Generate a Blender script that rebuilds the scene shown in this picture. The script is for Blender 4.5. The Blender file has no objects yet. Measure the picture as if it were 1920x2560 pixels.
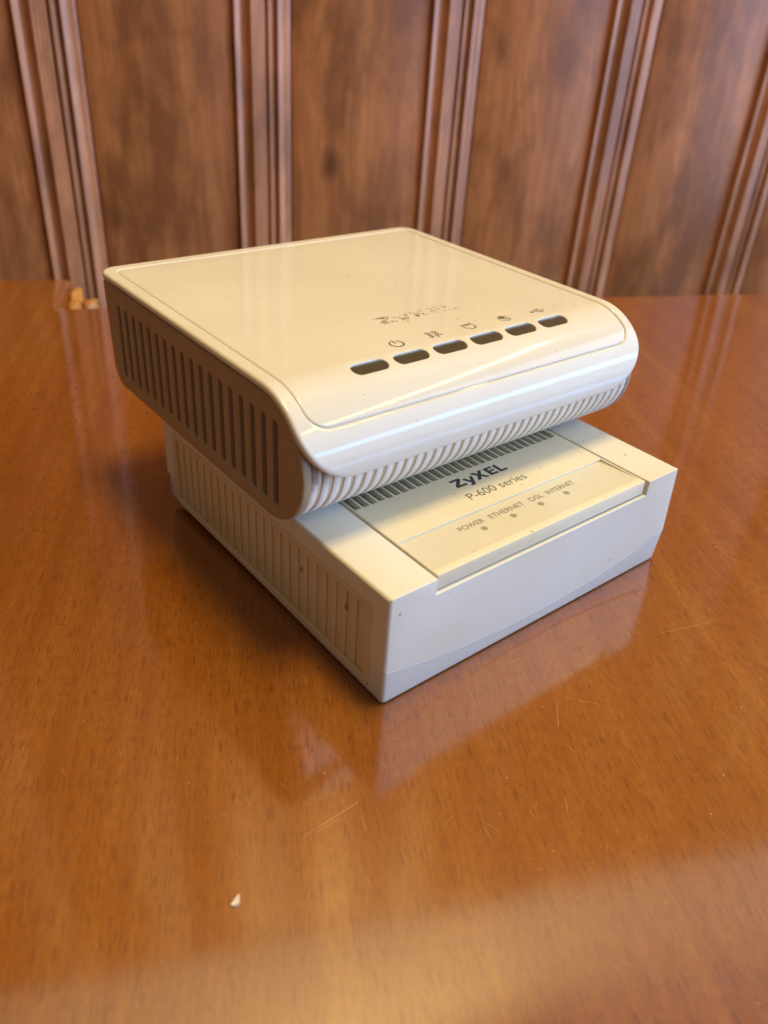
import bpy, bmesh, math, random
from mathutils import Vector, Matrix
from mathutils.geometry import delaunay_2d_cdt
random.seed(7)
MM = 0.001
scene = bpy.context.scene
C = scene.collection

# ------------------------------------------------------------------ camera
# solved from the edges of the two boxes (millimetres, lower box front-left foot at the origin)
R3 = ((0.78293581, 0.29901195, -0.54553036),
      (-0.61943868, 0.45576866, -0.63919532),
      (0.0575086, 0.83837151, 0.54205717))
CAM = Vector((-102.1282, -115.0934, 160.5580))
cd = bpy.data.cameras.new('camera'); cam = bpy.data.objects.new('camera', cd); C.objects.link(cam)
m = Matrix(R3).to_4x4(); m.translation = CAM * MM
cam.matrix_world = m
cd.sensor_fit = 'VERTICAL'; cd.sensor_height = 36; cd.sensor_width = 27; cd.lens = 28.8417
cd.clip_start = 0.005; cd.clip_end = 50
cd.dof.use_dof = True; cd.dof.focus_distance = 0.240; cd.dof.aperture_fstop = 12.5
scene.camera = cam
scene.render.resolution_x = 768; scene.render.resolution_y = 1024

# ------------------------------------------------------------------ world, lamps, exposure
w = bpy.data.worlds.new('World'); scene.world = w; w.use_nodes = True
bg = w.node_tree.nodes['Background']; bg.inputs[0].default_value = (0.54, 0.41, 0.29, 1); bg.inputs[1].default_value = 0.32
scene.view_settings.view_transform = 'Standard'; scene.view_settings.look = 'None'
scene.view_settings.exposure = 0.12; scene.view_settings.gamma = 1

def area(name, loc, target, sx, sy, power, col, roll=0):
    ld = bpy.data.lights.new(name, 'AREA'); ld.shape = 'RECTANGLE'; ld.size = sx; ld.size_y = sy
    ld.energy = power; ld.color = col
    o = bpy.data.objects.new(name, ld); C.objects.link(o)
    d = (Vector(target) - Vector(loc)).normalized()
    o.rotation_mode = 'QUATERNION'
    o.rotation_quaternion = d.to_track_quat('-Z', 'Y'); o.location = loc
    return o
# daylight from a row of windows, low on the right behind the photographer
area('window_light', (1.60, -1.55, 0.62), (0.06, 0.03, 0.05), 3.0, 1.9, 74, (0.42, 0.62, 1.0))
area('window_gap_light', (1.50, -1.62, 0.43), (0.06, 0.03, 0.06), 1.1, 0.20, 10, (0.14, 0.46, 1.0))
# warm ceiling lamp, and a slim warm tube
area('ceiling_lamp', (0.20, 0.02, 1.30), (0.06, 0.06, 0.05), 0.35, 0.25, 12.8, (1.0, 0.75, 0.31))
area('ceiling_tube', (1.05, -0.42, 1.12), (0.06, 0.03, 0.07), 1.5, 0.010, 8, (1.0, 0.76, 0.22))

# ------------------------------------------------------------------ helpers
def tag(o, label=None, cat=None, group=None, kind=None):
    if label: o['label'] = label
    if cat: o['category'] = cat
    if group: o['group'] = group
    if kind: o['kind'] = kind
    return o
def empty(name, loc):
    o = bpy.data.objects.new(name, None); C.objects.link(o); o.location = Vector(loc) * MM
    o.empty_display_size = 0.01
    return o
def wloc(o):
    v = Vector((0, 0, 0))
    while o: v += o.location; o = o.parent
    return v
def link_mesh(name, me, mat, parent, at=(0, 0, 0)):
    o = bpy.data.objects.new(name, me); C.objects.link(o)
    if mat and not me.materials: me.materials.append(mat)
    if parent:
        o.parent = parent
        o.location = Vector(at) * MM - wloc(parent)
    else:
        o.location = Vector(at) * MM
    return o
def mesh_of(name, verts, faces, smooth=30, at=(0, 0, 0), clean=True):
    a = Vector(at)
    bm = bmesh.new()
    vs = [bm.verts.new((Vector(v) - a) * MM) for v in verts]
    for f in faces:
        try: bm.faces.new([vs[i] for i in f])
        except ValueError: pass
    if clean:
        bmesh.ops.remove_doubles(bm, verts=bm.verts, dist=2e-7)
        bmesh.ops.recalc_face_normals(bm, faces=bm.faces)
    me = bpy.data.meshes.new(name); bm.to_mesh(me); bm.free()
    if smooth:
        me.shade_smooth(); me.set_sharp_from_angle(angle=math.radians(smooth))
    return me
def mk(name, verts, faces, mat, parent=None, smooth=30, at=None, clean=True):
    """verts are world millimetres"""
    at = at if at is not None else (wloc(parent) / MM if parent else (0, 0, 0))
    return link_mesh(name, mesh_of(name, verts, faces, smooth, at, clean), mat, parent, at)
def box(name, lo, hi, mat, parent=None, bevel=0, seg=2, smooth=30):
    at = Vector(((lo[0]+hi[0])/2, (lo[1]+hi[1])/2, lo[2]))
    bm = bmesh.new()
    vs = [bm.verts.new((Vector((x, y, z)) - at) * MM) for z in (lo[2], hi[2]) for y in (lo[1], hi[1]) for x in (lo[0], hi[0])]
    for f in ((0,1,3,2),(4,6,7,5),(0,4,5,1),(2,3,7,6),(0,2,6,4),(1,5,7,3)): bm.faces.new([vs[i] for i in f])
    bmesh.ops.recalc_face_normals(bm, faces=bm.faces)
    if bevel: bmesh.ops.bevel(bm, geom=list(bm.edges), offset=bevel*MM, segments=seg, profile=.5, affect='EDGES', clamp_overlap=True)
    me = bpy.data.meshes.new(name); bm.to_mesh(me); bm.free()
    me.shade_smooth(); me.set_sharp_from_angle(angle=math.radians(smooth))
    return link_mesh(name, me, mat, parent, at)
def rr(x0, x1, y0, y1, r, n=8, sx=1, sy=1):
    """rounded rectangle loop, counter-clockwise; r = radius or (bl, br, tr, tl); sx, sy cut the straight sides"""
    if not isinstance(r, (tuple, list)): r = (r,)*4
    out = []
    cs = [((x0+r[0], y0+r[0]), 180, r[0], sx), ((x1-r[1], y0+r[1]), 270, r[1], sy),
          ((x1-r[2], y1-r[2]), 0, r[2], sx), ((x0+r[3], y1-r[3]), 90, r[3], sy)]
    arcs = []
    for (cx, cy), a0, rad, s in cs:
        arcs.append([(cx+rad*math.cos(math.radians(a0+90*i/n)), cy+rad*math.sin(math.radians(a0+90*i/n))) for i in range(n+1)])
    for k in range(4):
        out += arcs[k]
        p, q, s = arcs[k][-1], arcs[(k+1) % 4][0], cs[k][3]
        out += [(p[0]+(q[0]-p[0])*i/s, p[1]+(q[1]-p[1])*i/s) for i in range(1, s)]
    return out
def inside(p, loop):
    x, y = p; c = False; n = len(loop)
    for i in range(n):
        x1, y1 = loop[i]; x2, y2 = loop[(i+1) % n]
        if (y1 > y) != (y2 > y) and x < (x2-x1)*(y-y1)/(y2-y1)+x1: c = not c
    return c
def offset_loop(loop, d):
    """inward offset of a counter-clockwise loop"""
    n = len(loop); out = []
    for i in range(n):
        a, b, c = Vector(loop[i-1]), Vector(loop[i]), Vector(loop[(i+1) % n])
        e1 = (b-a).normalized(); e2 = (c-b).normalized()
        n1 = Vector((-e1.y, e1.x)); n2 = Vector((-e2.y, e2.x)); nn = (n1+n2).normalized()
        k = max(.35, nn.dot(n1)); p = b + nn*d/k
        out.append((p.x, p.y))
    return out
def plate(rings, holes, extra, fmap):
    """rings: (loop, h) outermost to innermost; holes: lists of (loop, h) from the surface down, an optional 'cap' last;
    the area between the innermost ring and the holes is triangulated; returns world verts, faces"""
    V, F = [], []
    def add(loop, h): 
        s = len(V); V.extend(fmap(x, y, h) for x, y in loop); return list(range(s, s+len(loop)))
    ids = [add(l, h) for l, h in rings]
    def bridge(a, b):
        n = len(a)
        for i in range(n): F.append((a[i], a[(i+1) % n], b[(i+1) % n], b[i]))
    for a, b in zip(ids, ids[1:]): bridge(a, b)
    pts = [Vector(p) for p in rings[-1][0]]; gid = list(ids[-1]); edges = []
    n = len(pts); edges += [(i, (i+1) % n) for i in range(n)]
    for hl in holes:
        cap = hl[-1] == 'cap'; hl = hl[:-1] if cap else hl
        hid = [add(l, h) for l, h in hl]
        for a, b in zip(hid, hid[1:]): bridge(a, b)
        if cap: F.append(tuple(hid[-1]))
        s = len(pts); pts += [Vector(p) for p in hl[0][0]]; gid += hid[0]; k = len(hl[0][0])
        edges += [(s+i, s+(i+1) % k) for i in range(k)]
    H0 = rings[-1][1]
    for p in extra:
        if inside(p, rings[-1][0]) and not any(inside(p, h[0][0]) for h in holes):
            pts.append(Vector(p)); gid.append(len(V)); V.append(fmap(p[0], p[1], H0))
    ov, oe, of, iv, ie, jf = delaunay_2d_cdt(pts, edges, [], 0, 1e-6)
    mp = []
    for k, v in enumerate(ov):
        if iv[k]: mp.append(gid[iv[k][0]])
        else: mp.append(len(V)); V.append(fmap(v.x, v.y, H0))
    for f in of:
        c = sum((ov[i] for i in f), Vector((0, 0)))/len(f)
        if inside(c, rings[-1][0]) and not any(inside(c, h[0][0]) for h in holes):
            F.append(tuple(mp[i] for i in f))
    return V, F
def boolean_cut(o, cutter):
    md = o.modifiers.new('cut', 'BOOLEAN'); md.object = cutter; md.operation = 'DIFFERENCE'; md.solver = 'EXACT'
    bpy.context.view_layer.update()
    dg = bpy.context.evaluated_depsgraph_get()
    me = bpy.data.meshes.new_from_object(o.evaluated_get(dg))
    o.modifiers.clear(); o.data = me
    me.shade_smooth(); me.set_sharp_from_angle(angle=math.radians(30))
    bpy.data.objects.remove(cutter)

# ------------------------------------------------------------------ materials
class NT:
    def __init__(s, name):
        s.m = bpy.data.materials.new(name); s.m.use_nodes = True
        s.t = s.m.node_tree; s.b = s.t.nodes['Principled BSDF']; s.out = s.t.nodes['Material Output']
    def n(s, typ, **kw):
        nd = s.t.nodes.new(typ)
        for k, v in kw.items(): setattr(nd, k, v)
        return nd
    def l(s, a, b): s.t.links.new(a, b)
    def pos(s): return s.n('ShaderNodeNewGeometry').outputs['Position']
    def obj(s): return s.n('ShaderNodeTexCoord').outputs['Object']
    def mapping(s, vec, scale=(1,1,1), rot=(0,0,0), loc=(0,0,0)):
        a = s.n('ShaderNodeMapping'); a.inputs['Scale'].default_value = scale; a.inputs['Rotation'].default_value = rot; a.inputs['Location'].default_value = loc
        s.l(vec, a.inputs['Vector']); return a.outputs[0]
    def noise(s, vec, scale=1, detail=3, rough=.5, dist=0):
        a = s.n('ShaderNodeTexNoise'); a.inputs['Scale'].default_value = scale; a.inputs['Detail'].default_value = detail
        a.inputs['Roughness'].default_value = rough; a.inputs['Distortion'].default_value = dist
        s.l(vec, a.inputs['Vector']); return a.outputs['Fac']
    def ramp(s, fac, stops, interp='LINEAR'):
        a = s.n('ShaderNodeValToRGB'); a.color_ramp.interpolation = interp; e = a.color_ramp.elements
        while len(e) < len(stops): e.new(.5)
        for k, (p, c) in enumerate(stops):
            e[k].position = p; e[k].color = (*c, 1) if isinstance(c, (tuple, list)) else (c, c, c, 1)
        s.l(fac, a.inputs[0]); return a.outputs[0]
    def mix(s, fac, a, b, mode='MIX'):
        x = s.n('ShaderNodeMix'); x.data_type = 'RGBA'; x.blend_type = mode
        for v, i in ((fac, 0), (a, 6), (b, 7)):
            if hasattr(v, 'links'): s.l(v, x.inputs[i])
            else: x.inputs[i].default_value = v if i == 0 else (*v, 1)
        return x.outputs[2]
    def math(s, op, a, b=None):
        x = s.n('ShaderNodeMath', operation=op)
        for v, i in ((a, 0), (b, 1)):
            if v is None: continue
            if hasattr(v, 'links'): s.l(v, x.inputs[i])
            else: x.inputs[i].default_value = v
        return x.outputs[0]
    def bump(s, h, dist, strength=1, prev=None):
        b = s.n('ShaderNodeBump'); b.inputs['Distance'].default_value = dist; b.inputs['Strength'].default_value = strength
        s.l(h, b.inputs['Height'])
        if prev: s.l(prev, b.inputs['Normal'])
        return b.outputs[0]
    def set(s, **kw):
        for k, v in kw.items():
            i = s.b.inputs[k.replace('_', ' ')]
            if hasattr(v, 'links'): s.l(v, i)
            else: i.default_value = (*v, 1) if isinstance(v, tuple) and len(v) == 3 else v
        return s

def plastic(name, col, rough, grain=0, grain_size=.35, dirt=.25, spots=True, coat=0):
    t = NT(name); p = t.pos()
    a = t.noise(p, 24, 5, .6)
    c = t.mix(t.ramp(a, [(.38, 0.0), (.64, 1.0)]), (col[0]*(1-.10*dirt), col[1]*(1-.22*dirt), col[2]*(1-.55*dirt)), col)
    gr = t.noise(p, 160, 5, .7)
    c = t.mix(t.ramp(gr, [(.55, 0.0), (.78, .30*min(1, dirt*2))]), c, tuple(x*.62 for x in col))
    if spots:
        sp = t.noise(p, 420, 2, .5)
        c = t.mix(t.ramp(sp, [(.735, 0.0), (.765, .75)]), c, (0.20, 0.13, 0.07))
    t.set(Base_Color=c)
    r = t.noise(p, 90, 5, .6)
    t.set(Roughness=t.math('ADD', t.math('MULTIPLY', t.math('SUBTRACT', r, .5), .16), rough))
    if grain:
        t.set(Normal=t.bump(t.noise(p, 1000/grain_size, 2, .5), grain*MM, .8))
    if coat: t.set(Coat_Weight=coat, Coat_Roughness=.06)
    return t.m
M = {}
M['shell'] = plastic('aged_matt_plastic', (0.69, 0.665, 0.60), .52, .05, .45)
M['shell_low'] = plastic('aged_smooth_plastic', (0.61, 0.605, 0.58), .42, .02, .5, .15)
M['louvre'] = plastic('louvre_plastic', (0.67, 0.57, 0.42), .5, .03, .45, .4)
M['insert'] = plastic('insert_plastic', (0.71, 0.665, 0.53), .48, .04, .45)
M['label'] = plastic('label_film', (0.65, 0.62, 0.53), .38, .012, .5, .3)
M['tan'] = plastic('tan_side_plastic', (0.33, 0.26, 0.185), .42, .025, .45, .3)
M['slot'] = plastic('slot_shade_plastic', (0.15, 0.11, 0.075), .6, 0, .4, .3, False)  # side panel plastic darkened: shade inside the slots is put into the colour
M['core'] = plastic('groove_plastic', (0.54, 0.45, 0.35), .55, .0, .45, .3, False)
M['dark'] = plastic('vent_shade_black', (0.012, 0.010, 0.008), .7, 0, .4, 0, False)
M['rubber'] = plastic('rubber', (0.05, 0.05, 0.05), .8, 0, .4, 0, False)

def cover_mat():
    t = NT('glossy_cover_plastic'); p = t.pos()
    a = t.noise(p, 22, 4, .6)
    c = t.mix(t.ramp(a, [(.35, 0.0), (.7, 1.0)]), (0.655, 0.615, 0.535), (0.69, 0.655, 0.58))
    sp = t.noise(p, 520, 2, .5)
    c = t.mix(t.ramp(sp, [(.745, 0.0), (.765, .7)]), c, (0.25, 0.17, 0.10))
    t.set(Base_Color=c)
    # hairline scuffs, running mostly across the nose
    s1 = t.noise(t.mapping(p, (120, 1500, 1500), (0, 0, .12)), 1, 2, .5)
    s2 = t.noise(t.mapping(p, (1600, 160, 160), (0, 0, -.3)), 1, 2, .5)
    sc = t.math('MAXIMUM', t.ramp(s1, [(.66, 0.0), (.72, 1.0)]), t.ramp(s2, [(.70, 0.0), (.76, 1.0)]))
    area_ = t.ramp(t.noise(p, 40, 2, .5), [(.42, 0.0), (.6, 1.0)])
    k = t.math('MULTIPLY', sc, area_)
    r = t.math('ADD', t.math('MULTIPLY', k, .22), t.math('ADD', .03, t.math('MULTIPLY', t.noise(p, 130, 4, .6), .09)))
    t.set(Roughness=r, IOR=1.4)
    b1 = t.bump(k, .012*MM, .8)
    t.set(Normal=t.bump(t.noise(p, 70, 3, .5), .03*MM, .5, b1))
    return t.m
M['cover'] = cover_mat()

def rib_mat():
    t = NT('rib_plastic'); p = t.pos()
    c = t.mix(t.noise(p, 60, 3), (0.68, 0.68, 0.65), (0.75, 0.75, 0.73))
    # brown smear of grime where the cover lip meets the ribs
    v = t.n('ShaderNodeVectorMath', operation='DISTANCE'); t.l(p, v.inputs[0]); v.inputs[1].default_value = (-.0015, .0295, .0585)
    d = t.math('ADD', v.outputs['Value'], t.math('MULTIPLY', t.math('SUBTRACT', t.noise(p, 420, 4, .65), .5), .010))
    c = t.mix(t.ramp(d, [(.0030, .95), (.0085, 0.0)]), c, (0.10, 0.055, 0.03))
    t.set(Base_Color=c, Roughness=.38)
    return t.m
M['rib'] = rib_mat()

def lens_mat():
    t = NT('smoked_lens'); t.set(Base_Color=(0.06, 0.05, 0.03), Roughness=.06, IOR=1.42); return t.m
M['lens'] = lens_mat()
def ink(name, col, worn=None, fade=1.0):
    t = NT(name); t.set(Base_Color=col, Roughness=.45)
    if worn:
        p = t.pos(); a = t.noise(p, worn[0], 4, .62)
        if len(worn) > 3:
            sx = t.n('ShaderNodeSeparateXYZ'); t.l(p, sx.inputs[0]); a = t.math('ADD', a, t.math('MULTIPLY', t.math('SUBTRACT', .060, sx.outputs[0]), worn[3]))
        t.set(Alpha=t.ramp(a, [(worn[1], 0.0), (worn[1]+worn[2], fade)]))
    elif fade < 1: t.set(Alpha=fade)
    return t.m
M['ink'] = ink('print_ink', (0.035, 0.042, 0.055))
M['ink_grey'] = ink('print_grey', (0.10, 0.095, 0.085), (900, .20, .12), .9)
M['ink_icon'] = ink('print_icon', (0.085, 0.078, 0.065))
M['ink_faint'] = ink('print_faint', (0.17, 0.155, 0.13), (1000, .22, .16), .85)
M['ink_worn'] = ink('print_worn', (0.13, 0.10, 0.07), (1100, .495, .09, 3.6), .62)
M['led'] = ink('led_window', (0.27, 0.27, 0.20))
M['stain'] = ink('brown_stain', (0.16, 0.075, 0.03), (900, .36, .2), .8)

GR = math.radians(-30)     # table grain, turned from the box axes
def table_mat():
    t = NT('lacquered_beech_veneer'); p = t.pos()
    g = t.mapping(p, (1, 1, 1), (0, 0, -GR))       # y runs with the grain
    big = t.noise(t.mapping(g, (30, 1.8, 1)), 1, 4, .55, .25)
    band = t.noise(t.mapping(g, (120, 5, 1), (0,0,0), (2, 5, 0)), 1, 3, .55)
    blot = t.noise(t.mapping(g, (9, 5, 1), (0,0,0), (3, 1, 0)), 1, 3, .5)
    fib = t.noise(t.mapping(g, (900, 30, 1)), 1, 3, .6)
    spk = t.noise(t.mapping(g, (2400, 150, 1)), 1, 2, .6)
    spk2 = t.noise(t.mapping(g, (3400, 300, 1), (0,0,0), (.3, .7, 0)), 1, 2, .6)
    mott = t.noise(t.mapping(g, (520, 300, 1)), 1, 3, .65)
    c = t.ramp(big, [(.25, (.235, .080, .011)), (.5, (.295, .108, .015)), (.75, (.355, .140, .021))])
    fig = t.noise(t.mapping(g, (55, 1.1, 1), (0,0,0), (7, 2, 0)), 1, 5, .6, .6)
    c = t.mix(t.ramp(fig, [(.45, 0.0), (.62, .55)]), c, (.39, .160, .026))
    c = t.mix(t.ramp(band, [(.38, .6), (.62, 0.0)]), c, (.21, .060, .006))
    c = t.mix(t.ramp(blot, [(.35, 0.0), (.7, .45)]), c, (.25, .072, .009))
    c = t.mix(t.ramp(fib, [(.35, .38), (.65, 0.0)]), c, (.20, .056, .007))
    c = t.mix(t.ramp(mott, [(.40, .42), (.62, 0.0)]), c, (.22, .062, .008))
    c = t.mix(t.ramp(spk, [(.56, 0.0), (.66, .58)]), c, (.085, .021, .004))
    c = t.mix(t.ramp(spk2, [(.57, 0.0), (.67, .48)]), c, (.10, .026, .005))
    # a few dark bruises
    br = t.noise(t.mapping(g, (34, 90, 1), (0,0,.7)), 1, 3, .5)
    c = t.mix(t.ramp(br, [(.73, 0.0), (.80, .35)]), c, (.09, .055, .03))
    t.set(Base_Color=c)
    sm = t.noise(p, 14, 5, .65)
    t.set(Roughness=t.ramp(sm, [(.3, .065), (.7, .14)]))
    h = t.math('SUBTRACT', t.math('MULTIPLY', mott, .6), t.ramp(spk, [(.62, 0.0), (.72, .9)]))
    b1 = t.bump(h, .012*MM, .5)
    t.set(Normal=t.bump(t.noise(p, 55, 3, .5), .05*MM, .35, b1), IOR=1.95)
    return t.m
M['table'] = table_mat()

def wall_mat(name, rot_off, c0, c1, c2, rough, knots=True, spec=.5):
    t = NT(name); p = t.obj()
    rnd = t.n('ShaderNodeObjectInfo').outputs['Random']
    sh = t.n('ShaderNodeVectorMath', operation='ADD'); t.l(p, sh.inputs[0])
    cb = t.n('ShaderNodeCombineXYZ'); t.l(t.math('MULTIPLY', rnd, 3.1), cb.inputs[0]); t.l(t.math('MULTIPLY', rnd, 7.3), cb.inputs[2])
    t.l(cb.outputs[0], sh.inputs[1]); p = sh.outputs[0]
    warp = t.noise(t.mapping(p, (22, 22, 7)), 1, 2, .5)
    wv = t.n('ShaderNodeVectorMath', operation='ADD'); t.l(p, wv.inputs[0])
    cw = t.n('ShaderNodeCombineXYZ'); t.l(t.math('MULTIPLY', warp, .03), cw.inputs[0]); t.l(cw.outputs[0], wv.inputs[1]); q = wv.outputs[0]
    g1 = t.noise(t.mapping(q, (95, 95, 6)), 1, 5, .62)
    g2 = t.noise(t.mapping(q, (420, 420, 14)), 1, 3, .6)
    bl = t.noise(t.mapping(p, (34, 34, 13)), 1, 5, .65)
    c = t.ramp(g1, [(.28, c0), (.5, c1), (.72, c2)])
    c = t.mix(t.ramp(g2, [(.35, .35), (.6, 0.0)]), c, tuple(x*.6 for x in c0))
    c = t.mix(t.ramp(bl, [(.38, .85), (.58, 0.0)]), c, tuple(x*.62 for x in c0))
    if knots:
        v = t.n('ShaderNodeTexVoronoi'); v.inputs['Scale'].default_value = 1; v.inputs['Randomness'].default_value = 1
        t.l(t.mapping(q, (26, 26, 12)), v.inputs['Vector'])
        kf = t.ramp(v.outputs['Distance'], [(.04, .8), (.17, 0.0)])
        c = t.mix(kf, c, tuple(x*.32 for x in c0))
    t.set(Base_Color=c, Roughness=rough, Specular_IOR_Level=spec)
    t.set(Normal=t.bump(g2, .08*MM, .4))
    return t.m
M['panel'] = wall_mat('wall_panel_wood', 0, (.33, .115, .038), (.47, .178, .060), (.60, .245, .09), .42, True, .4)
M['mould'] = wall_mat('wall_moulding_wood', 0, (.46, .19, .09), (.56, .25, .125), (.64, .31, .165), .40, False, .7)
M['plaster'] = plastic('white_plaster', (0.74, 0.70, 0.63), .9, .3, 3, .3, False)
def simple(name, col, rough, nscale=400, amt=.25):
    t = NT(name); a = t.noise(t.pos(), nscale, 4, .6)
    t.set(Base_Color=t.mix(a, tuple(x*(1-amt) for x in col), tuple(min(1, x*(1+amt)) for x in col)), Roughness=rough); return t.m
M['raw'] = simple('raw_split_wood', (0.50, 0.23, 0.065), .4, 260, .45)
M['chip'] = simple('white_paint_chip', (0.72, 0.66, 0.55), .6, 900, .2)
M['scratch'] = simple('scratched_lacquer', (0.46, 0.22, 0.085), .6, 900, .3)
M['dust'] = simple('pale_dust', (0.75, 0.6, 0.45), .7)
M['hair'] = simple('dark_fibre', (0.03, 0.012, 0.005), .5)

# ------------------------------------------------------------------ setting: table top and panelled wall
ANG = math.radians(-24.96)
T = Vector((math.cos(ANG), math.sin(ANG), 0)); N = Vector((-math.sin(ANG), math.cos(ANG), 0))   # along the wall, towards the wall
def tn(t, n, z=0): return T*t + N*n + Vector((0, 0, z))
def corner_round(poly, radii, n=6):
    out = []
    k = len(poly)
    for i in range(k):
        a, b, c = Vector(poly[i-1]), Vector(poly[i]), Vector(poly[(i+1) % k]); r = radii[i]
        u, v = (a-b).normalized(), (c-b).normalized()
        for j in range(n+1):
            s = j/n; p = (b+u*r)*(1-s)**2 + b*2*s*(1-s) + (b+v*r)*s*s
            out.append((p.x, p.y))
    return out
tab = corner_round([(-650, -480), (720, -480), (720, 322), (-104, 322), (-104, 374.5), (-650, 374.5)], [20, 20, 20, 1.5, 5, 20])
rings = [(tab, -26)] + [(offset_loop(tab, 6*(1-math.cos(a))), -6+6*math.sin(a)) for a in (0, .26, .52, .79, 1.05, 1.31, math.pi/2)]
V, F = plate(rings, [], [], lambda x, y, h: tn(x, y, h))
F.append(tuple(range(len(tab))))
table = mk('tabletop', V, F, M['table'], None, 35, (0, 0, 0))
tag(table, 'glossy orange-brown beech veneer tabletop under the two stacked boxes', kind='structure')

def blob(name, at, size, mat, parent=None, seed=0, sub=2, amp=.28, fn=None):
    bm = bmesh.new(); bmesh.ops.create_icosphere(bm, subdivisions=sub, radius=1)
    rnd = random.Random(seed)
    for v in bm.verts:
        k = 1 + rnd.uniform(-amp, amp)
        v.co = Vector((v.co.x*size[0]*k, v.co.y*size[1]*k, v.co.z*size[2]*k))
    zmin = min(v.co.z for v in bm.verts)
    for v in bm.verts: v.co = (v.co - Vector((0, 0, zmin)))*MM
    me = bpy.data.meshes.new(name); bm.to_mesh(me); bm.free()
    me.shade_smooth(); me.set_sharp_from_angle(angle=math.radians(40))
    return link_mesh(name, me, mat, parent, at)
# split, bare wood at the inner corner of the step in the far edge
for k, (t_, n_, z_, s_) in enumerate([(-92.5, 341, -12, (5, 9, 4.5)), (-101, 352, -10, (3.8, 15, 4.6)), (-101, 333, -9, (4, 8, 4.0))]):
    p = tn(t_, n_, z_)
    o = blob('split_wood', p, s_, M['raw'], table, 11+k, 2, .2)
    o.rotation_euler.z = ANG
    o['label'] = 'pale orange split bare wood at the notched far table edge'

def strip(name, pts, wid, mat, parent, z=.012):
    V, F = [], []
    for i, p in enumerate(pts):
        a = Vector(pts[max(0, i-1)]); b = Vector(pts[min(len(pts)-1, i+1)])
        d = (b-a).normalized(); nn = Vector((-d.y, d.x)); k = wid*(.35+.65*math.sin(math.pi*min(1, max(0, (i+.5)/len(pts)))))
        V += [(p[0]+nn.x*k/2, p[1]+nn.y*k/2, z), (p[0]-nn.x*k/2, p[1]-nn.y*k/2, z)]
    for i in range(len(pts)-1): F.append((2*i, 2*i+1, 2*i+3, 2*i+2))
    return mk(name, V, F, mat, parent, 0)
def jitter_line(a, b, n=9, j=.12, sd=1):
    rnd = random.Random(sd); a, b = Vector(a), Vector(b); d = (b-a); nn = Vector((-d.y, d.x)).normalized()
    return [tuple(a + d*i/n + nn*rnd.uniform(-j, j)) for i in range(n+1)]
W_BOX = 130
R3i = Matrix(R3)
def at_pixel(px, py, z=0.0):      # a photograph pixel (1920 x 2560) on the table plane
    d = R3i @ Vector(((px-960)/2050.97, -(py-1280)/2050.97, -1)); k = (z-CAM.z)/d.z
    p = CAM + d*k; return (p.x, p.y)
for k, (a, b, wd) in enumerate([((780, 2078), (896, 2004), .30), ((786, 2084), (850, 2045), .22), ((752, 2100), (784, 2074), .14),
        ((1392, 1752), (1397, 1826), .16), ((1410, 1742), (1520, 1767), .12), ((1412, 1990), (1422, 2045), .13),
        ((905, 2040), (915, 2075), .14), ((1262, 1660), (1320, 1642), .16), ((1640, 1585), (1800, 1550), .13), ((1210, 2055), (1250, 2078), .13)]):
    strip('scratch', jitter_line(at_pixel(*a), at_pixel(*b), 9, .10, k), wd*.75, M['scratch'], table)

# many hair-fine scratches, too small to count
rs = random.Random(3); V, F = [], []
for k in range(150):
    cx_, cy_ = at_pixel(rs.uniform(0, 1920), rs.uniform(1300, 2560))
    if rs.random() < .5: cx_, cy_ = at_pixel(rs.gauss(1450, 260), rs.gauss(1950, 260))
    a_ = rs.choice((.6, .75, 2.3, 1.2)) + rs.gauss(0, .5); L_ = rs.uniform(.6, 5); w_ = rs.uniform(.018, .05)
    d_ = Vector((math.cos(a_), math.sin(a_))); n_ = Vector((-d_.y, d_.x))
    if -3 < cx_ < W_BOX and -3 < cy_ < W_BOX: continue
    s_ = len(V)
    V += [(cx_-d_.x*L_/2, cy_-d_.y*L_/2, .01), (cx_+n_.x*w_, cy_+n_.y*w_, .01), (cx_+d_.x*L_/2, cy_+d_.y*L_/2, .01), (cx_-n_.x*w_, cy_-n_.y*w_, .01)]
    F.append((s_, s_+1, s_+2, s_+3))
tag(mk('fine_scratches', V, F, M['scratch'], table, 0), kind='stuff')

# panelled wall
WN = 430.0; PITCH = 123.6; T0 = -121.8
wall = mk('wall', [tn(-1100, WN+6, -500), tn(1700, WN+6, -500), tn(1700, WN+6, 850), tn(-1100, WN+6, 850),
                   tn(-1100, WN+20, -500), tn(1700, WN+20, -500), tn(1700, WN+20, 850), tn(-1100, WN+20, 850)],
          [(0,1,2,3),(4,5,6,7),(0,1,5,4),(2,3,7,6),(0,3,7,4),(1,2,6,5)], M['panel'], None, 0, tn(0, WN, -500))
tag(wall, 'brown wood panelled wall with reeded vertical mouldings behind the table', kind='structure')
prof = [(0, -1), (.2, 3.4), (.5, 3.9), (.9, 3.85), (4.0, 1.95), (4.2, .6), (4.7, -.5), (6.5, -.9), (8.6, -.4), (9.2, .6), (9.6, 3.2), (10.0, 4.3)]
for i in range(4):
    b0 = 10.2 + i*2.1; h0 = 4.4 - i*.62
    prof += [(b0, h0), (b0+.35, h0+.1), (b0+1.75, h0-.74), (b0+1.95, h0-.75)]
prof += [(18.7, .6), (19.0, -.6), (20.0, -.6), (20.3, 1.2), (20.7, 2.5), (21.1, 2.6), (24.0, .9), (24.2, .3), (24.4, -.6), (25.4, -.6),
         (25.7, 1.6), (26.0, 3.3), (26.5, 3.8), (26.9, 3.7), (30.3, 1.65), (30.6, .5), (31.0, -.6), (34.2, -.7), (35, -1.5)]
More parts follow.
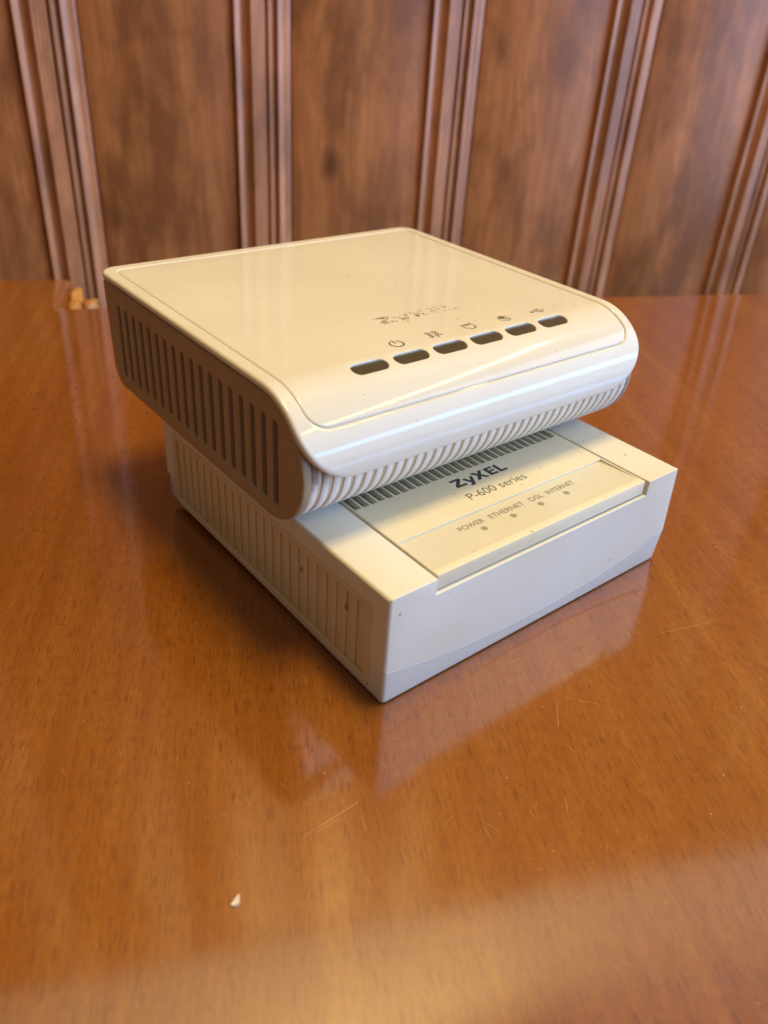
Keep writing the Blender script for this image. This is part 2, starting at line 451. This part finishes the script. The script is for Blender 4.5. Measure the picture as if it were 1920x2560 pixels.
def extrude_prof(name, pts, z0, z1, mat, parent, at_t):
    base = tn(at_t, WN, z0)
    V = [tn(at_t+a, WN-b, z) for z in (z0, z1) for a, b in pts]; n = len(pts)
    F = [(i, i+1, n+i+1, n+i) for i in range(n-1)]
    V += [tn(at_t+pts[-1][0], WN+5.5, z0), tn(at_t+pts[0][0], WN+5.5, z0), tn(at_t+pts[-1][0], WN+5.5, z1), tn(at_t+pts[0][0], WN+5.5, z1)]
    F += [(n-1, 2*n, 2*n+2, 2*n-1), (2*n+1, 0, n, 2*n+3), (2*n, 2*n+1, 2*n+3, 2*n+2), tuple(range(n)) + (2*n, 2*n+1), tuple(range(n, 2*n)) + (2*n+2, 2*n+3)]
    me = mesh_of(name, V, F, 50, base)
    return me, base
me_m, b0 = extrude_prof('moulding', prof, -500, 848, None, wall, 0)
pan = [(0, -1.0), (.6, -.3), (1.4, 0), (86.9, 0), (87.7, -.3), (88.5, -1.0)]
me_p, b1 = extrude_prof('panel', pan, -500, 848, None, wall, 0)
me_m.materials.append(M['mould']); me_p.materials.append(M['panel'])
for k in range(-7, 13):
    t0 = T0 + PITCH*k
    link_mesh('moulding', me_m, None, wall, tn(t0, WN, -500))
    link_mesh('panel', me_p, None, wall, tn(t0+35.05, WN, -500))
up = mk('upper_wall', [tn(a, n, z) for z in (851, 2400) for n in (WN-4, WN+20) for a in (-1100, 1700)],
        [(0,1,3,2),(4,5,7,6),(0,1,5,4),(2,3,7,6),(0,2,6,4),(1,3,7,5)], M['plaster'], None, 0, tn(0, WN, 851))
tag(up, 'plain pale plaster wall above the wood panelling', kind='structure')

# ------------------------------------------------------------------ lettering
ZY = [[(0,1),(.86,1),(.86,.79),(.36,.23),(.88,.23),(.88,0),(0,0),(0,.21),(.49,.77),(0,.77)],
      [(.90,.72),(1.18,.72),(1.36,.27),(1.53,.72),(1.80,.72),(1.46,-.08),(1.36,-.24),(1.2,-.29),(1.02,-.29),(1.02,-.09),(1.15,-.09),(1.22,.03)],
      [(1.78,1),(2.12,1),(2.30,.69),(2.48,1),(2.81,1),(2.47,.51),(2.83,0),(2.49,0),(2.29,.33),(2.09,0),(1.75,0),(2.12,.51)],
      [(2.95,1),(3.66,1),(3.66,.78),(3.23,.78),(3.23,.62),(3.61,.62),(3.61,.40),(3.23,.40),(3.23,.22),(3.67,.22),(3.67,0),(2.95,0)],
      [(3.80,1),(4.08,1),(4.08,.23),(4.50,.23),(4.50,0),(3.80,0)]]
def logo(parent, x0, x1, y0, cap, z, mat, name):
    V, F = [], []
    for poly in ZY:
        s = len(V); V += [(x0+(x1-x0)*a/4.5, y0+cap*b, z) for a, b in poly]; F.append(tuple(range(s, len(V))))
    at = (x0, y0, z)
    return mk(name, V, F, mat, parent, 0, at)
def word(parent, body, x0, x1, y0, cap, z, mat, bold=0, name='lettering'):
    cu = bpy.data.curves.new('tmp', 'FONT'); cu.body = body; cu.size = 1; cu.offset = bold; cu.resolution_u = 4
    o = bpy.data.objects.new('tmp', cu); C.objects.link(o); bpy.context.view_layer.update()
    dg = bpy.context.evaluated_depsgraph_get(); me = bpy.data.meshes.new_from_object(o.evaluated_get(dg))
    cu2 = bpy.data.curves.new('tmp', 'FONT'); cu2.body = 'H'; cu2.size = 1
    o2 = bpy.data.objects.new('tmp', cu2); C.objects.link(o2); bpy.context.view_layer.update()
    dg = bpy.context.evaluated_depsgraph_get(); mh = bpy.data.meshes.new_from_object(o2.evaluated_get(dg))
    H = max(v.co.y for v in mh.vertices)
    bpy.data.objects.remove(o); bpy.data.objects.remove(o2); bpy.data.curves.remove(cu); bpy.data.curves.remove(cu2); bpy.data.meshes.remove(mh)
    lo = min(v.co.x for v in me.vertices); hi = max(v.co.x for v in me.vertices)
    for v in me.vertices: v.co = Vector(((v.co.x-lo)/(hi-lo)*(x1-x0), v.co.y/H*cap, 0))*MM
    me.materials.clear(); me.materials.append(mat); me.name = name
    return link_mesh(name, me, None, parent, (x0, y0, z))
def strokes(name, parent, lines, wd, z, mat, at, polys=()):
    """open poly-lines drawn with a pen of width wd, in mm about `at`"""
    V, F = [], []
    for ln in lines:
        for i in range(len(ln)-1):
            a, b = Vector(ln[i]), Vector(ln[i+1]); d = (b-a).normalized(); nn = Vector((-d.y, d.x))*wd/2; e = d*wd*.3
            s = len(V); zz = z + .0007*(len(F) % 7)
            V += [(at[0]+q.x, at[1]+q.y, zz) for q in (a-e+nn, a-e-nn, b+e-nn, b+e+nn)]; F.append((s, s+1, s+2, s+3))
    for pl in polys:
        s = len(V); V += [(at[0]+q[0], at[1]+q[1], z+.006) for q in pl]; F.append(tuple(range(s, len(V))))
    return mk(name, V, F, mat, parent, 0, (at[0], at[1], z), clean=False)
def arc(r, a0, a1, n=18, c=(0, 0), ry=None):
    return [(c[0]+r*math.cos(math.radians(a0+(a1-a0)*i/n)), c[1]+(ry or r)*math.sin(math.radians(a0+(a1-a0)*i/n))) for i in range(n+1)]

# ------------------------------------------------------------------ lower box
W, D, H, SEAM = 118.3, 123.7, 36.0, 12.0
low = empty('modem_router', (W/2, D/2, 0))
tag(low, 'cream louvred box with four small indicator dots, standing directly on the table', 'router')
def zseam(x): return 5.2 + (SEAM-5.2)*min(1.0, abs((x-W/2)/(W/2)))**2
def u_shell():
    NX0, NX1, NZ = 15.5, 102.8, 31.0
    pr = [(W*i/24 + (-.1 if i == 0 else 1.5 if i == 24 else 0), zseam(W*i/24)+.10) for i in range(25)] + [ (W, H), (NX1, H), (NX1, NZ), (NX0, NZ), (NX0, H), (0, H)]
    bm = bmesh.new()
    rows = [[bm.verts.new((x, y, z)) for x, z in pr] for y in (0, D)]
    n = len(pr)
    bm.faces.new(rows[0]); bm.faces.new(rows[1][::-1])
    for i in range(n): bm.faces.new((rows[0][i], rows[1][i], rows[1][(i+1) % n], rows[0][(i+1) % n]))
    bmesh.ops.recalc_face_normals(bm, faces=bm.faces)
    big, small = [], []
    for e in bm.edges:
        a, b = e.verts[0].co, e.verts[1].co
        if max(a.z, b.z) < SEAM+1: continue
        if min(a.z, b.z) < SEAM-.5: continue
        outer = abs((a.x+b.x)/2-W/2) > 57
        if (abs(a.y-b.y) > 50 and outer) or (outer and abs(a.z-b.z) > 5): big.append(e)
        else: small.append(e)
    bmesh.ops.bevel(bm, geom=big, offset=1.1, segments=5, profile=.5, affect='EDGES')
    sm = [e for e in bm.edges if e.is_valid and len(e.link_faces) == 2 and e.calc_face_angle(0) > 1.2 and min(e.verts[0].co.z, e.verts[1].co.z) > SEAM+1 and e.calc_length() > 2]
    bmesh.ops.bevel(bm, geom=sm, offset=.32, segments=3, profile=.5, affect='EDGES')
    for v in bm.verts: v.co = (v.co - Vector((W/2, D/2, 0)))*MM
    me = bpy.data.meshes.new('upper_shell'); bm.to_mesh(me); bm.free()
    return link_mesh('upper_shell', me, M['shell'], low, (W/2, D/2, 0))
us = u_shell()
def low_shell():
    zs = [(.4, 1.0), (.5, .6), (.8, .35), (1.6, .15), (SEAM-.2, -.1), (SEAM-.02, 0), (3.0, 3.0)]
    V, F = [], []; n = None
    for z, ins in zs:
        lp = rr(ins, W-ins, max(0, ins*.9)+(.18 if 5 > z or z > 11.9 else .06), D-max(0, ins) , (1.2, 1.2, 3, 3), 5, 24, 1)
        # the rear foot of the case is cut up in a curve
        if z > 5: z_ = lambda x, z=z: zseam(x) - (SEAM-z)
        else: z_ = lambda x, z=z: z
        V += [(x + 1.5*max(0, x/W)*min(1, (z-.4)/8), y, z_(x) + (max(0, (y-115)/8.5)**2*5.5*max(0, 1-z/7) if y > 115 else 0)) for x, y in lp]; n = len(lp)
    for r in range(len(zs)-1):
        for i in range(n): F.append((r*n+i, r*n+(i+1) % n, (r+1)*n+(i+1) % n, (r+1)*n+i))
    F += [tuple(range(n)), tuple(range((len(zs)-1)*n, len(zs)*n))]
    return mk('lower_shell', V, F, M['shell_low'], low)
ls = low_shell()
for x in (12, W-12):
    for y in (12, D-14):
        V = [(x+4*math.cos(a*math.pi/8), y+4*math.sin(a*math.pi/8), z) for z in (0, .6) for a in range(16)]
        F = [(i, (i+1) % 16, 16+(i+1) % 16, 16+i) for i in range(16)] + [tuple(range(16)), tuple(range(16, 32))]
        mk('foot', V, F, M['rubber'], low, 30, (x, y, 0))
# side vents: a recess cut through both shells, a frame and louvres set into it
PY0, PY1, PZ0, PZ1 = 6.5, 116.4, 2.6, 30.0
def prism_x(name, loop, x0, x1):
    V = [(x, a, b) for x in (x0, x1) for a, b in loop]; n = len(loop)
    F = [(i, (i+1) % n, n+(i+1) % n, n+i) for i in range(n)] + [tuple(range(n)), tuple(range(n, 2*n))]
    return mk(name, V, F, None, None, 0, (0, 0, 0))
for side in (-1, 1):
    X = lambda d: (d if side < 0 else W-d)
    for sh in (us, ls):
        c = prism_x('cut', rr(PY0-.22, PY1+.22, PZ0-.22, PZ1+.22, 1.6, 5), X(-4), X(1.6)); boolean_cut(sh, c)
    # frame
    rings = [(rr(PY0, PY1, PZ0, PZ1, 1.5, 5), -1.4), (rr(PY0, PY1, PZ0, PZ1, 1.5, 5), -.2), (rr(PY0+.2, PY1-.2, PZ0+.2, PZ1-.2, 1.3, 5), 0)]
    hole = [(rr(8.2, PY1-1.6, 4.6, 28.4, .6, 3), 0), (rr(8.4, PY1-1.8, 4.8, 28.2, .5, 3), -.25), (rr(8.45, PY1-1.85, 4.85, 28.15, .5, 3), -1.4)]
    V, F = plate(rings, [hole], [], lambda a, b, h: (X(-.16 - h + (.1*(b-SEAM)/24 if b > SEAM else .1*(SEAM-b)/14)), a, b))
    mk('vent_frame', V, F, M['louvre'], low, 30)
    n_l = 23; y0, y1 = 8.5, PY1-1.9; p = (y1-y0)/n_l
    def louvre():
        sec = [(.15, 1.55), (.15, .66), (.22, .38), (.5, .22), (1.1, .14), (p*.5, .30), (p*.8, .56), (p-.02, .80), (p-.02, 1.55)]   # along y, depth from the face
        V, F = [], []
        for z in (4.9, 5.6, 27.5, 28.1):
            e = .25 if z in (4.9, 28.1) else 0
            V += [(X(d+(e if d < 1.5 else 0)+.12), a, z) for a, d in sec]
        n = len(sec)
        for r in range(3):
            for i in range(n-1): F.append((r*n+i, r*n+i+1, (r+1)*n+i+1, (r+1)*n+i))
        F += [tuple(range(n)), tuple(range(3*n, 4*n))]
        return mesh_of('louvre', V, F, 35, (X(0), 0, 4.9))
    ml = louvre(); ml.materials.append(M['louvre'])
    for k in range(n_l): link_mesh('louvre', ml, None, low, (X(0), y0+p*k, 4.9))
# two brown stains on the louvres
for (y, z, s) in ((38.5, 21.6, .9), (17.2, 22.6, 1.25)):
    V = [(-.02, y+s*.55*math.cos(a*.524)*(1+.3*math.sin(3*a)), z+s*math.sin(a*.524)*(1+.25*math.cos(2*a))) for a in range(12)]
    mk('stain', V, [tuple(range(12))], M['stain'], low, 0, (0, y, z))
# the raised centre insert with its label strip and vent row
IX0, IX1 = 16.25, 102.05
VY0, VY1 = 36.9, 58.0
VX0, VX1 = 17.0, 100.4
PLY0, PLY1 = 3.4, 18.0
def rect(x0, x1, y0, y1): return [(x0, y0), (x1, y0), (x1, y1), (x0, y1)]
lp = lambda d: rr(IX0+d, IX1-d, 1.0+d, D-1-d, .35, 3)
rings = [(lp(0), -4.4), (lp(0), -.45), (lp(.12), -.14), (lp(.4), 0)]
hv = [(rect(VX0-.15, VX1+.15, VY0-.12, VY1), 0), (rect(VX0, VX1, VY0, VY1), -.15), (rect(VX0, VX1, VY0, VY1), -4.4)]
hp = [(rect(17.0, 101.25, PLY0, PLY1+.12), 0), (rect(17.1, 101.15, PLY0+.06, PLY1), -.12), (rect(17.1, 101.15, PLY0+.06, PLY1), -1.2)]
V, F = plate(rings, [hv, hp], [], lambda x, y, h: (x, y, H+.06+h))
ins = mk('centre_panel', V, F, M['insert'], low)
V = [(17.05, PLY0+.03, H-.02), (101.2, PLY0+.03, H-.02), (101.2, PLY1+.02, H-.80), (17.05, PLY1+.02, H-.80)]
lab = mk('label_strip', V + [(x, y, z-.5) for x, y, z in V], [(0,1,2,3),(4,5,6,7),(0,1,5,4),(1,2,6,5),(2,3,7,6),(3,0,4,7)], M['label'], low, 0)
ledge = mk('vent_ledge', [(VX0, VY0, 35.0), (VX1, VY0, 35.0), (VX1, VY0+2.6, 34.5), (VX0, VY0+2.6, 34.5), (VX1, VY0+2.6, 31.6), (VX0, VY0+2.6, 31.6)], [(0,1,2,3),(3,2,4,5)], M['insert'], low, 0)
mk('vent_shade_sheet', [(VX0, VY0, 31.5), (VX1, VY0, 31.5), (VX1, VY1, 31.5), (VX0, VY1, 31.5)], [(0,1,2,3)], M['dark'], low, 0)  # near-black sheet, painted shade for the deep hole behind the ledge
VP = 2.89
sl = None
k = 0
while VX0 + VP*k + 2.2 < VX1 - .3:
    x = VX0 + VP*(k+1) - .72
    if sl is None:
        s = box('slat', (x, VY0+.02, 31.7), (x+.72, VY1-.02, H+.02), M['insert'], low, .14, 2); sl = s.data
    else: link_mesh('slat', sl, None, low, (x+.36, (VY0+VY1)/2, 31.7))
    k += 1
# print on the lower box
LZ = H + .06 + .015
logo(low, 49.6, 71.0, 29.8, 4.3, LZ, M['ink'], 'logo_print')
word(low, 'P-600 series', 48.6, 72.2, 22.7, 3.2, LZ, M['ink_grey'], 0)
def on_label(o, y): # lay the word on the sloping strip
    o.rotation_euler.x = math.atan2(-.78, PLY1-PLY0); return o
def lz(y): return H - .02 - .78*(y-PLY0)/(PLY1-PLY0) + .02
for s, a, b, mt in (('POWER', 35.4, 44.8, 'ink_faint'), ('ETHERNET', 47.2, 60.9, 'ink_faint'), ('DSL', 63.7, 69.1, 'ink_faint'), ('INTERNET', 71.0, 83.2, 'ink_faint')):
    on_label(word(low, s, a, b, 12.9, 2.05, lz(12.9), M[mt], .006), 12.9)
for x in (41.8, 53.4, 64.8, 76.0):
    V = [(x+1.02*math.cos(a*math.pi/12), 10.5+1.02*math.sin(a*math.pi/12), lz(10.5+1.02*math.sin(a*math.pi/12))) for a in range(24)]
    mk('indicator_dot', V, [tuple(range(24))], M['led'], low, 0, (x, 10.5, lz(10.5)))

# ------------------------------------------------------------------ upper box
UX0, UX1, UYB = -5.6, 126.1, 152.0
UCX = (UX0+UX1)/2
NC = (47.2, 55.15); RO = 20.95; A0 = math.radians(-2)
top = empty('wireless_router', (UCX, 92, H+.06))
tag(top, 'glossy cream box with ribbed nose and six dark windows, stacked on top', 'router')
ARC = RO*(math.pi/2-A0)
def bend(x, s, h):
    """x across, s along the sheet from the lip at the bottom of the nose up and over to the back edge"""
    if s < ARC:
        a = s/RO + A0; r = RO+h
        return (x, NC[0]-r*math.cos(a), NC[1]+r*math.sin(a))
    return (x, NC[0]+(s-ARC), NC[1]+RO+h)
S1 = ARC + (UYB-NC[0])
def oloop(d): return rr(UX0+d, UX1-d, d, S1-d, (16.5-d, 16.5-d, 6-d*.8, 6-d*.8), 14, 24, 70)
def iloop(d): return rr(UX0+4.4+d, UX1-4.4-d, 14.5+d, S1-4.6-d, (6-d, 6-d, 3.2-d, 3.2-d), 14, 24, 70)
def lerp(a, b, t): return [(p[0]+(q[0]-p[0])*t, p[1]+(q[1]-p[1])*t) for p, q in zip(a, b)]
rings = [(oloop(4.0), -2.0), (oloop(1.0), -1.95), (oloop(.25), -1.9), (oloop(0), -1.65), (oloop(0), -.95), (oloop(.07), -.6), (oloop(.27), -.27), (oloop(.6), -.07), (oloop(1.0), 0)]
A, B = oloop(1.0), iloop(-.55)
rings += [(lerp(A, B, i/12), 0) for i in range(1, 13)]
rings += [(iloop(-.38), -.05), (iloop(-.22), -.22), (iloop(-.12), -.5), (iloop(.12), -.55), (iloop(.2), -.38), (iloop(.34), -.2), (iloop(.6), -.12), (iloop(.9), -.10)]
LEDX = [UCX+14.22*(k-2.5) for k in range(6)]; LS0, LS1 = ARC-RO*math.radians(20.5), ARC-RO*math.radians(7.2)
LS0 = RO*math.radians(69.3+1)-RO*A0; LS1 = RO*math.radians(82.2+1)-RO*A0
LW = 5.75
holes = []
for x in LEDX:
    hl = lambda d: rr(x-LW-d, x+LW+d, LS0-d, LS1+d, min(2.2+d, (LS1-LS0)/2+d-.02), 8, 4, 2)
    holes.append([(hl(.30), -.10), (hl(.14), -.14), (hl(.04), -.28), (hl(0), -.5), (hl(0), -2.2)])
extra = [(-.2+x*3.0, s) for x in range(42) for s in [13.6+.8*i for i in range(26)] + [36, 42, 50, 60, 72, 85, 100, 115, 125]]
V, F = plate(rings, holes, extra, bend)
mk('cover', V, F, M['cover'], top, 40)
for x in LEDX:
    hl = lambda d: rr(x-LW+.06+d, x+LW-.06-d, LS0+.05+d, LS1-.05-d, max(.3, 2.1-d), 8, 4, 2)
    rg = [(hl(0), -2.1), (hl(0), -.86), (hl(.12), -.66), (hl(.4), -.58)]
    V, F = plate(rg, [], [], lambda a, s, h: bend(a, s, h + .30*(LS1-s)/(LS1-LS0)))
    F.append(tuple(range(len(rg[0][0]))))
    mk('indicator_window', V, F, M['lens'], top, 40)
# body behind the cover
def body_loop(rn, ztop, zbot, yb, rb=7.5, n=26):
    pts = []
    for i in range(n+1):            # nose from bottom (270) round the front to the top
        a = math.radians(270 - 180*i/n); pts.append((NC[0]+rn*math.cos(a), NC[1]+rn*math.sin(a)))
    pts = [(p[0], max(zbot, min(ztop, p[1]))) for p in pts]
    out = pts + [(yb-1.0, ztop)] + [(yb-1.0+1.0*math.sin(math.radians(t)), ztop-1.0+1.0*math.cos(math.radians(t))) for t in (30, 60, 90)]
    out += [(yb-1.2, zbot+rb+4)]
    out += [(yb-1.2-rb+rb*math.cos(math.radians(t)), zbot+rb-rb*math.sin(math.radians(t))) for t in range(0, 91, 10)]
    return out[::-1]                # counter-clockwise in (y, z)
ZB = H+1.2
core = body_loop(17.5, 72.4, ZB+.42, UYB-2)
V = [(x, a, b) for x in (-3.4, UX1-2.2) for a, b in core]; n = len(core)
F = [(i, (i+1) % n, n+(i+1) % n, n+i) for i in range(n)] + [tuple(range(n)), tuple(range(n, 2*n))]
mk('body', V, F, M['core'], top, 30)
# ribs round the nose
def rib_mesh():
    V, F = [], []
    prof2 = [(-1.14, 16.9), (-1.14, 17.55), (-1.07, 17.76), (-.9, 17.86), (0, 17.92), (.9, 17.86), (1.07, 17.76), (1.14, 17.55), (1.14, 16.9)]
    angs = [58-5*i for i in range(30)] + [-90]
    for a in angs:
        t = math.radians(a)
        V += [(dx, NC[0]-r*math.cos(t), NC[1]+r*math.sin(t)) for dx, r in prof2]
    V += [(dx, 62, NC[1]-r) for dx, r in prof2]
    k = len(prof2); m_ = len(angs)+1
    for r in range(m_-1):
        for i in range(k-1): F.append((r*k+i, r*k+i+1, (r+1)*k+i+1, (r+1)*k+i))
    return mesh_of('rib', V, F, 40, (0, NC[0], ZB))
rm = rib_mesh(); rm.materials.append(M['rib'])
for k in range(36): link_mesh('rib', rm, None, top, (UCX+3.5*(k-17.5), NC[0], ZB))
# slotted side panels
sl_y = [42.4+5.70*k for k in range(18)]
for side in (-1, 1):
    X = lambda h: (UX0+.95-h if side < 0 else UX1-.95+h)
    L0 = body_loop(17.95, 73.0, ZB, UYB-1.6)
    rings = [(L0, -2.5), (L0, -.8), (offset_loop(L0, .10), -.42), (offset_loop(L0, .32), -.14), (offset_loop(L0, .7), 0)]
    holes = []
    for y in sl_y:
        st = lambda d: rr(y-1.25-d, y+1.25+d, 42.3-d, 67.3+d, 1.2+d, 7, 1, 1)
        # the slot floor falls away towards the nose
        fl = lambda d: [(a, b) for a, b in st(d)]
        holes.append([(st(.28), 0), (st(.12), -.06), (st(.02), -.22), (st(-.05), -.5), (st(-.1), -1.0)])
    V, F = plate(rings, holes, [], lambda a, b, h: (X(h), a, b))
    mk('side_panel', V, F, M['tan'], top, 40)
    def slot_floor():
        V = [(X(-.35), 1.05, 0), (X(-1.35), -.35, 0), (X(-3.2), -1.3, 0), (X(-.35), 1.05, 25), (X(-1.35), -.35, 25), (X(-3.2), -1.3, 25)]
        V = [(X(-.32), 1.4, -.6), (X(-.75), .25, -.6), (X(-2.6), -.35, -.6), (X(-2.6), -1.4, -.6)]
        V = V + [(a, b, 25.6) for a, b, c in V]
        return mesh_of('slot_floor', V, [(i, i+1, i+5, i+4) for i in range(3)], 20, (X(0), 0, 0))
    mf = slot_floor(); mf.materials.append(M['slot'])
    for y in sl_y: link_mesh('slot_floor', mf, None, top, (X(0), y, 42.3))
for x in (8, UX1-14):
    for y in (56, 112):
        V = [(x+4*math.cos(a*math.pi/8), y+4*math.sin(a*math.pi/8), z) for z in (H+.06, ZB+.8) for a in range(16)]
        F = [(i, (i+1) % 16, 16+(i+1) % 16, 16+i) for i in range(16)] + [tuple(range(16)), tuple(range(16, 32))]
        mk('foot', V, F, M['rubber'], top, 30, (x, y, H+.06))
# print on the cover
CZ = NC[1]+RO-.10+.02
logo(top, 45.6, 76.8, 64.2, 5.2, CZ, M['ink_worn'], 'worn_logo')
IY = 50.3
ik = M['ink_icon']
strokes('power_icon', top, [arc(2.05, 125, 415, 20), [(0, .5), (0, 2.6)]], .5, CZ, ik, (40.0, IY))
def sq(cx, cy, a, b): return [(cx-a, cy-b), (cx+a, cy-b), (cx+a, cy+b), (cx-a, cy+b), (cx-a, cy-b)]
strokes('network_icon', top, [sq(-1.2, 1.75, .62, .5), sq(1.2, 1.75, .62, .5), [(-1.2, 1.2), (-1.2, .3)], [(1.2, 1.2), (1.2, .3)],
        [(-2, .35), (-.4, .35)], [(.4, .35), (2.0, .35)], [(-2.5, -.75), (2.6, -.75)], [(-1.2, .3), (-1.2, -.7)], [(1.2, .3), (1.2, -.7)], [(-1.9, -.75), (-1.9, -1.7)], [(.4, -.75), (.4, -1.8)]], .36, CZ, ik, (53.9, IY))
strokes('socket_icon', top, [[(-2.0, 1.9), (2.0, 1.9), (2.0, -.7), (1.1, -.7), (.9, -1.7), (-.9, -1.7), (-1.1, -.7), (-2.0, -.7), (-2.0, 1.9)],
        [(-1.1, 1.8), (-1.1, .9)], [(-.4, 1.8), (-.4, .9)], [(.3, 1.8), (.3, .9)], [(1.0, 1.8), (1.0, .9)]], .34, CZ, ik, (67.9, IY))
strokes('globe_icon', top, [arc(1.95, 0, 360, 24)], .34, CZ, ik, (82.2, IY),
        [[(-.9, 1.5), (.3, 1.7), (1.0, .9), (.5, .1), (1.0, -.8), (.4, -1.4), (-.1, -.3), (-.9, .1), (-1.2, .8)]])
strokes('usb_icon', top, [[(-2.6, -.2), (2.2, -.2)], [(-1.2, -.2), (-.5, .9), (.8, .9)], [(-.6, -.2), (.2, -1.2), (1.3, -1.2)]], .34, CZ, ik, (96.7, IY),
        [arc(.6, 0, 360, 12, (-2.4, -.2)), [(2.2, .3), (3.0, -.2), (2.2, -.7)], sq(1.1, .9, .4, .4)[:4], arc(.42, 0, 360, 10, (1.6, -1.2))])

top.rotation_euler.z = math.radians(-.54)
# ------------------------------------------------------------------ small things on the table
def chip(at):
    out = [(-1.6, -1.0), (-.3, -1.15), (.9, -.7), (1.25, .2), (.9, 1.1), (.75, 1.9), (.2, 1.7), (-.2, .9), (-.9, 0)]
    V = [(a*.6, b*.85, z) for z, k in ((0, 1), (.4, .95)) for a, b in out]
    n = len(out)
    V = [(a, b, z + (.25*random.random() if z > 0 else 0)) for a, b, z in V] + [(.0, .2, .32)]
    F = [(i, (i+1) % n, n+(i+1) % n, n+i) for i in range(n)] + [tuple(range(n))] + [(n+i, n+(i+1) % n, 2*n) for i in range(n)]
    a = math.radians(-40)
    V = [(x*math.cos(a)-y*math.sin(a)+at[0], x*math.sin(a)+y*math.cos(a)+at[1], z) for x, y, z in V]
    return mk('paint_chip', V, F, M['chip'], None, 0, (at[0], at[1], 0))
p = at_pixel(590, 2256)
tag(chip(p), 'small white paint chip lying alone on the glossy tabletop', 'paint chip')
for k, (px, py, s) in enumerate([(1792, 1368, .34), (812, 1933, .2), (1267, 1945, .22), (1777, 2036, .22), (1809, 1938, .24), (1383, 2128, .2), (472, 1958, .2),
                                 (260, 1740, .2), (1853, 1768, .2), (113, 1633, .16), (1248, 2035, .18)]):
    x, y = at_pixel(px, py)
    o = blob('dust_speck', (x, y, 0), (s*.7, s*.56, s*.4), M['dust'], None, 60+k, 1, .3)
    tag(o, 'tiny pale dust speck on the glossy tabletop', 'dust', 'dust specks scattered on the tabletop')
x, y = at_pixel(151, 1568)
hp_ = [(x+1.3*math.cos(math.radians(a)), y+1.3*math.sin(math.radians(a))) for a in range(-20, 121, 20)]
tag(strip('curled_fibre', hp_, .22, M['hair'], None, .03), 'short dark curled fibre lying on the tabletop', 'fibre')
